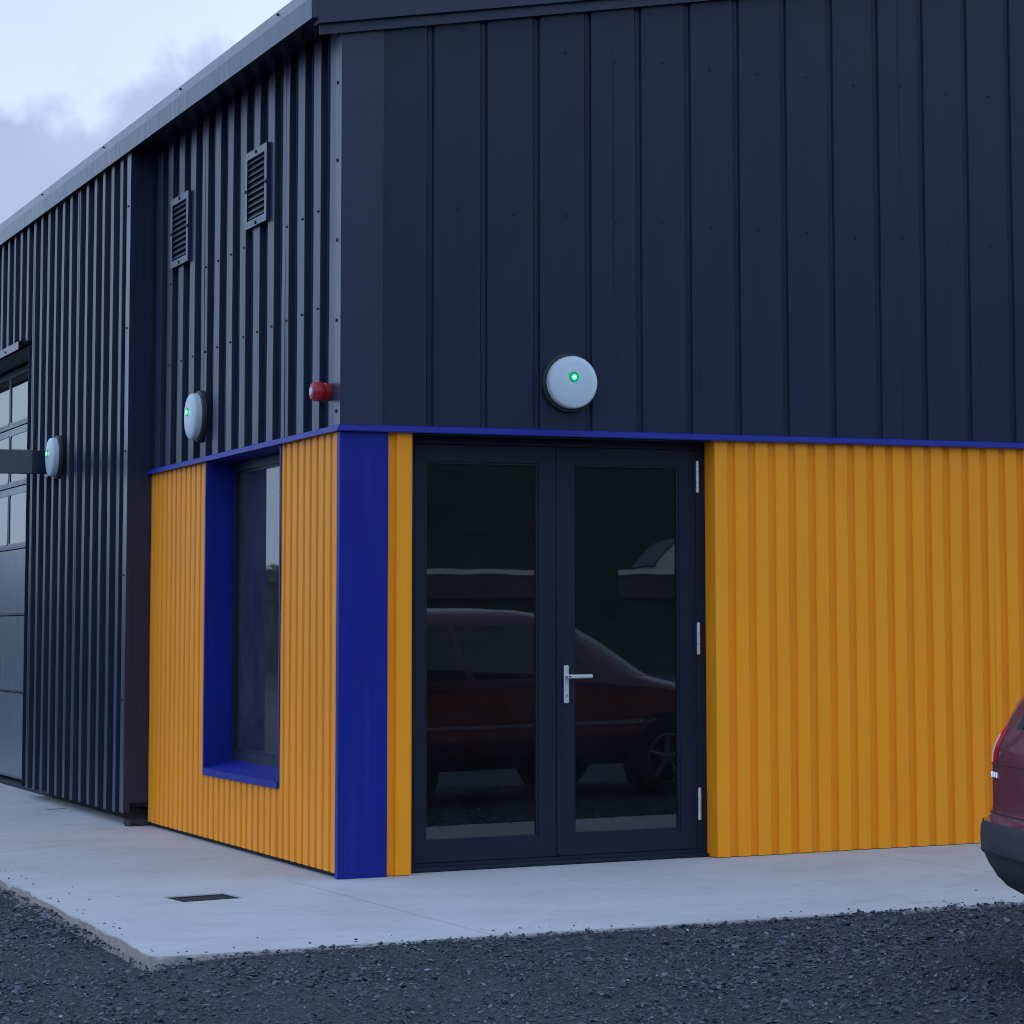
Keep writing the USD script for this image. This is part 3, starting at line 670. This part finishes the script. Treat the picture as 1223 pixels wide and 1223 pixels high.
q = np.column_stack([w1 * w2 - x1 * x2 - y1 * y2 - z1 * z2, w1 * x2 + x1 * w2 + y1 * z2 - z1 * y2, w1 * y2 - x1 * z2 + y1 * w2 + z1 * x2, w1 * z2 + x1 * y2 - y1 * x2 + z1 * w2])
inst.CreateProtoIndicesAttr(Vt.IntArray.FromNumpy(idx.astype(np.int32)))
inst.CreatePositionsAttr(Vt.Vec3fArray.FromNumpy(np.column_stack([x, y, z]).astype(np.float32)))
inst.CreateOrientationsAttr(Vt.QuathArray([Gf.Quath(float(a), float(b), float(c), float(d)) for a, b, c, d in q]))
inst.CreateScalesAttr(Vt.Vec3fArray.FromNumpy((size[:, None] * rng.uniform(.75, 1.3, (n, 3))).astype(np.float32)))

# ------------------------------------------------------------------ the red car (rear left corner in view)
def make_car(name, label, category, loc, heading, body_mat):
    t = thing(name, label, category, loc, heading)
    zs = np.array([.30, .33, .37, .41, .46, .505, .52, .57, .61, .635, .645, .665, .70, .75, .80, .84, .875, .91, .95, .99, 1.02, 1.06, 1.12, 1.18, 1.25, 1.33, 1.40, 1.46, 1.51, 1.55, 1.58, 1.60])
    P = lambda pts: PchipInterpolator(*np.array(pts).T)
    xr = P([(.30, .30), (.33, .18), (.37, .115), (.41, .080), (.46, .050), (.505, .032), (.52, .022), (.57, .020), (.61, .022), (.635, .028), (.645, .038), (.665, .054), (.70, .060), (.80, .062), (.91, .066), (.95, .076), (1.02, .11), (1.12, .16), (1.25, .25), (1.40, .43), (1.51, .54), (1.58, .72), (1.60, .95)])
    xf = P([(.30, 4.10), (.37, 4.28), (.52, 4.36), (.665, 4.34), (.80, 4.30), (.87, 4.20), (.91, 4.08), (.95, 3.92), (.99, 3.74), (1.02, 3.62), (1.12, 3.45), (1.25, 3.26), (1.40, 3.02), (1.51, 2.78), (1.58, 2.40), (1.60, 2.05)])
    hw = P([(.30, .70), (.33, .775), (.37, .825), (.41, .842), (.46, .860), (.505, .870), (.52, .876), (.57, .880), (.61, .878), (.635, .872), (.645, .864), (.665, .853), (.70, .848), (.80, .853), (.91, .852), (.95, .844), (1.02, .82), (1.12, .785), (1.25, .73), (1.40, .65), (1.51, .585), (1.58, .47), (1.60, .30)])
    nr, na, ns, nf = 9, 9, 40, 8
    def outline(z):
        a, b, w = float(xr(z)), float(xf(z)), float(hw(z)); r = min(.26, w * .6); rf = min(.45, w * .7)
        pts = []
        for s in np.linspace(0, 1, nr, endpoint=False): pts.append((a, s * (w - r)))
        for s in np.linspace(0, 1, na, endpoint=False): th = s * math.pi / 2; pts.append((a + r - r * math.cos(th) , w - r + r * math.sin(th)))
        for s in np.linspace(0, 1, ns, endpoint=False): pts.append((a + r + s * (b - rf - a - r), w))
        for s in np.linspace(0, 1, na, endpoint=False): th = s * math.pi / 2; pts.append((b - rf + rf * math.sin(th), w - rf + rf * math.cos(th)))
        for s in np.linspace(0, 1, nf + 1): pts.append((b, (1 - s) * (w - rf)))
        pts = np.array(pts)
        L = b - a; mid = (pts[:, 0] - a) / L
        pts[:, 0] += .075 * (pts[:, 1] / w) ** 2 * np.clip(1 - mid * 4, 0, 1) - .12 * (pts[:, 1] / w) ** 2 * np.clip(mid * 4 - 3, 0, 1)
        pts[:, 1] *= 1 - .035 * np.clip(.25 - mid, 0, 1) ** 2 * 16 - .05 * np.clip(mid - .7, 0, 1) ** 2 * 11
        return pts
    rows = []
    for z in zs:
        o = outline(z)
        right = o[1:-1][::-1] * [1, -1]
        rows.append(np.column_stack([np.vstack([o, right]), np.full(len(o) + len(right), z)]))
    rows = np.array(rows); m, n = rows.shape[0], rows.shape[1]; h = nr + na + ns + na + nf + 1
    def colkind(c):
        c = c if c < h else n - 1 - c
        if c < nr: return 'rear', c
        if c < nr + na: return 'rcorner', c - nr
        if c < nr + na + ns: return 'side', c - nr - na
        if c < nr + 2 * na + ns: return 'fcorner', c - nr - na - ns
        return 'front', c - nr - 2 * na - ns
    groups = {}
    for k in range(m - 1):
        zm = (zs[k] + zs[k + 1]) / 2
        for c in range(n):
            kind, i = colkind(c); lr = 'l' if c < h - 1 else 'r'
            g = 'body'
            if kind in ('rear', 'rcorner') or (kind == 'side' and i < 3):
                if zm < .64: g = 'rear_bumper'
            elif zm < .42: g = 'sill'
            if kind in ('fcorner', 'front') and zm < .52: g = 'front_bumper'
            if .875 < zm < 1.02 and (kind == 'rcorner' or (kind == 'rear' and i >= nr - 1)): g = 'red_lens_' + lr
            if .875 < zm < .99 and kind == 'rcorner' and i <= 3: g = 'clear_lens_' + lr
            if .70 < zm < .87 and kind == 'fcorner' and 2 < i < 8: g = 'head_light_' + lr
            if 1.02 < zm < 1.46:
                if kind == 'rear' and i <= nr - 4: g = 'rear_window'
                if kind == 'front': g = 'windscreen'
                if kind == 'fcorner' and i > 1: g = 'windscreen'
                if kind == 'side' and (4 <= i < 17): g = 'side_window_%s_a' % lr
                if kind == 'side' and (18 <= i < 36): g = 'side_window_%s_b' % lr
            groups.setdefault(g, []).append((k, c))
    V = rows.reshape(-1, 3)
    fn = {}
    allf = []
    for g, cells in groups.items():
        F = []
        for k, c in cells:
            a, b = k * n + c, k * n + (c + 1) % n
            F += [(a, b + n, b), (a, a + n, b + n)]
        fn[g] = np.array(F)
    full = trimesh.Trimesh(V, np.vstack(list(fn.values())), process=False)
    nv = np.array(full.vertex_normals)
    out = np.sign(np.einsum('ij,ij->i', nv, V - [2.1, 0, .8]).sum()) or 1
    nv = nv * out
    def sub(g, off=0.0):
        mm = trimesh.Trimesh(V + nv * off, fn[g], process=False); mm.remove_unreferenced_vertices(); return mm
    caps = []
    for k, ci in ((0, [2.1, 0, .30]), (m - 1, [1.35, 0, 1.605])):
        vv = np.vstack([rows[k], [ci]]); i = np.arange(n)
        caps.append(trimesh.Trimesh(vv, np.stack([i, (i + 1) % n, 0 * i + n], 1), process=False))
    bd = obj('body', [sub('body'), caps[1]], body_mat, t, smooth=40)
    bp = obj('rear_bumper', [sub('rear_bumper', .004)], M_BUMPER, t, smooth=40)
    obj('front_bumper', [sub('front_bumper', .003)], M_BUMPER, t, smooth=40)
    obj('sill', [sub('sill', .003)], M_BUMPER, t, smooth=40)
    obj('underside', caps[0], M_BLACKP, t)
    for lr in 'lr':
        tl = obj('tail_light', sub('red_lens_' + lr, .0015), M_REDLENS, t, smooth=40)
        obj('clear_lens', sub('clear_lens_' + lr, .0015), M_CLRLENS, tl, smooth=40)
        obj('head_light', sub('head_light_' + lr, .006), M_CLRLENS, t, smooth=40)
        for w_ in 'ab': obj('side_window', sub('side_window_%s_%s' % (lr, w_), .002), M_CARGLASS, t, smooth=40)
    obj('rear_window', sub('rear_window', .002), M_CARGLASS, t, smooth=40)
    obj('windscreen', sub('windscreen', .002), M_CARGLASS, t, smooth=40)
    # dark cabin inside so the glass reads dark
    obj('cabin', [bx(.75, 3.0, -.55, .55, .6, 1.0, .08), bx(1.55, 1.75, -.5, -.08, .9, 1.38, .05), bx(1.55, 1.75, .08, .5, .9, 1.38, .05), bx(.75, .9, -.5, .5, .9, 1.3, .05)], M_BLACKP, t)
    # tailgate shut line, lower bumper crease, chrome marks on the tailgate
    def on_body(frac_c, z):
        k = int(np.clip(np.searchsorted(zs, z) - 1, 0, m - 2)); s = (z - zs[k]) / (zs[k + 1] - zs[k]); c = int(frac_c); e = frac_c - c
        A = rows[k, c] * (1 - e) + rows[k, (c + 1) % n] * e; B = rows[k + 1, c] * (1 - e) + rows[k + 1, (c + 1) % n] * e
        return A * (1 - s) + B * s
    def strip(z, c0, c1, hgt, off, th):
        cs = np.linspace(c0, c1, 24); Q = []
        for c in cs:
            p, p2 = on_body(c, z), on_body(c, z + hgt); nn = on_body(c + .02, z) - on_body(c - .02, z); nn = np.array([-nn[1], nn[0], 0]); nn /= np.linalg.norm(nn)
            if nn[0] > 0 and abs(nn[0]) > abs(nn[1]): nn = -nn
            if np.dot(nn, p - [2.1, 0, p[2]]) < 0: nn = -nn
            Q.append([p + nn * off, p2 + nn * off, p2 + nn * (off + th), p + nn * (off + th)])
        Q = np.array(Q); F = []
        for i in range(len(cs) - 1):
            for j in range(4):
                a, b, c_, d = i * 4 + j, i * 4 + (j + 1) % 4, (i + 1) * 4 + (j + 1) % 4, (i + 1) * 4 + j
                F += [(a, b, c_), (a, c_, d)]
        return trimesh.Trimesh(Q.reshape(-1, 3), F, process=False)
    obj('shut_line', [strip(.668, 0, nr + na + 1.5, .006, -.002, .004), strip(.868, 0, nr + 3, .004, -.002, .0035)], M_FIX, bd)
    obj('bumper_crease', [strip(.505, 0, nr + 5.0, .012, .004, .006), strip(.40, 1, nr + 4, .01, .004, .004)], M_BLACKP, bp)
    ch = []
    for k, (c, s) in enumerate(((nr - 1.15, .012), (nr - .70, .010), (nr - .25, .012), (nr + .45, .009))):
        p = on_body(c, .815); q = on_body(c + .22, .836 if k % 2 else .838)
        nn = np.array([-1.0, .8, 0]); nn /= np.linalg.norm(nn)
        ch.append(tm(trimesh.convex.convex_hull(np.array([p + nn * .001, q + nn * .001, p + nn * .006, q + nn * .006, p + nn * .001 + (0.004, .008, 0), q + nn * .001 + (.004, .008, 0), p + nn * .006 + (0.004, .008, 0), q + nn * .006 + (.004, .008, 0)]))))
    obj('chrome_letters', ch, M_CHROME, bd)
    for (wx, wn) in ((.86, 0), (3.46, 1)):
        for s in (-1, 1):
            yo = s * .862
            wl = obj('wheel_arch', [lathe([(.001, 0), (.372, 0), (.385, .012), (.385, .03), (.372, .032)], (wx, yo - s * .012, .335), (0, s, 0), 40)], M_BLACKP, t, smooth=35)
            ty = obj('wheel', [lathe([(.20, .02), (.27, .035), (.310, .030), (.330, .010), (.333, -.03), (.333, -.16), (.31, -.19)], (wx, yo + s * .012, .333), (0, s, 0), 40)], M_RUBBER, t, smooth=35)
            sp = []
            for k in range(5):
                a = k * 2 * math.pi / 5 + .3
                d = np.array([math.cos(a), 0, math.sin(a)])
                c0 = np.array([wx, yo + s * .022, .333])
                sp.append(cyl(c0 + d * .03, c0 + d * .20, .028, 8, .020))
            sp.append(lathe([(.001, .034), (.05, .03), (.06, .0)], (wx, yo + s * .012, .333), (0, s, 0), 20))
            sp.append(lathe([(.205, .0), (.212, .030), (.195, .034), (.19, .0)], (wx, yo + s * .012, .333), (0, s, 0), 40))
            obj('rim', sp, M_ALLOY, ty, smooth=35)
    return t
make_car('parked_car', 'dark red car with black rear bumper parked on the gravel facing right', 'car', (1.05, -5.46, -0.045), -0.2, M_CARRED)

# ------------------------------------------------------------------ what stands across the yard (seen as reflections in the glass)
wall = thing('boundary_wall', 'long white boundary wall with dark gate across the road behind the camera', 'wall')
for a, b in ((-45, 26.5), (29.5, 44.5), (46, 90)):
    obj('wall_panel', bx(a, b, -63.0, -62.8, 2.0, 3.02), M_SLATE, wall)
    obj('coping', bx(a, b, -63.05, -62.75, 3.02, 3.18), M_WHITEWALL, wall)
cot = thing('cottage', 'small white gabled cottage on the dark hillside behind the camera', 'cottage', (100.9, -215, 4.1), .2)
obj('wall', prism([(-1.9, -.5), (1.9, -.5), (1.9, 3.0), (0, 5.2), (-1.9, 3.0)], 'y', -5, 4.9), M_WHITEWALL, cot)
rf = obj('roof', [prism([(-2.1, 2.80), (0, 5.23), (0, 5.4), (-2.2, 2.86)], 'y', -5.2, 5.0), prism([(2.1, 2.80), (0, 5.23), (0, 5.4), (2.2, 2.86)], 'y', -5.2, 5.0)], M_SLATE, cot)
obj('chimney', bx(-.25, .25, -4.6, -4.0, 5.0, 5.7), M_SLATE, rf)
for x in (-.9, .9): obj('window', bx(x - .3, x + .3, 4.9, 4.94, 1.0, 2.2), M_FIX, cot)
pole = thing('lamp_post', 'slim grey lamp post by the white boundary wall', 'lamp post', (19.3, -60.5, 1.8))
obj('post', cyl((0, 0, 0), (0, 0, 4.2), .09, 10, .06), M_GALV, pole)
obj('lamp_head', bx(-.1, .1, -.1, .5, 4.2, 4.32, .03), M_GALV, pole)

# dark belt of scrub along the hill foot and to the left of the yard
def scrub(name, label, pts, hgt, width, seed, n):
    r = np.random.default_rng(seed)
    P = np.array(pts, float); L = np.concatenate([[0], np.cumsum(np.linalg.norm(np.diff(P[:, :2], axis=0), axis=1))])
    s = r.uniform(0, L[-1], n); c = np.column_stack([np.interp(s, L, P[:, k]) for k in range(3)])
    c[:, :2] += r.normal(0, width * .3, (n, 2)); c[:, 2] += hgt * np.sqrt(r.uniform(0, 1, n)) * r.uniform(.85, 1.0, n)
    d1 = r.normal(0, 1, (n, 3)); d1 /= np.linalg.norm(d1, axis=1, keepdims=True); d2 = np.cross(d1, r.normal(0, 1, (n, 3))); d2 /= np.linalg.norm(d2, axis=1, keepdims=True)
    q = r.uniform(.13, .28, (n, 1))
    V = np.stack([c - d1 * q, c + d2 * q * .7, c + d1 * q, c - d2 * q * .7], 1).reshape(-1, 3); i = np.arange(n) * 4
    core = []
    for k in range(len(P) - 1):
        a_, b_ = P[k], P[k + 1]; dd = (b_ - a_)[:2] / np.linalg.norm((b_ - a_)[:2]); nn = np.array([-dd[1], dd[0]]) * width * .35
        q8 = [[*(p[:2] + s_ * nn), zz_] for p in (a_, b_) for s_ in (-1, 1) for zz_ in (-.3, hgt * .9)]
        core.append(trimesh.convex.convex_hull(np.array(q8)))
    leaves = trimesh.Trimesh(V, np.vstack([np.stack([i, i + 1, i + 2], 1), np.stack([i, i + 2, i + 3], 1)]), process=False)
    return obj(name, [leaves] + core, M_LEAF, None, kind='stuff', label=label, category='hedge')
scrub('hedge', 'long dark hedge on the left beyond the gravel yard', [(-56, -30, -.1), (-58, 20, -.1), (-48, 58, -.1), (-30, 72, -.1), (-2, 78, -.1), (20, 80, -.1)], 3.7, 1.8, 5, 60000)
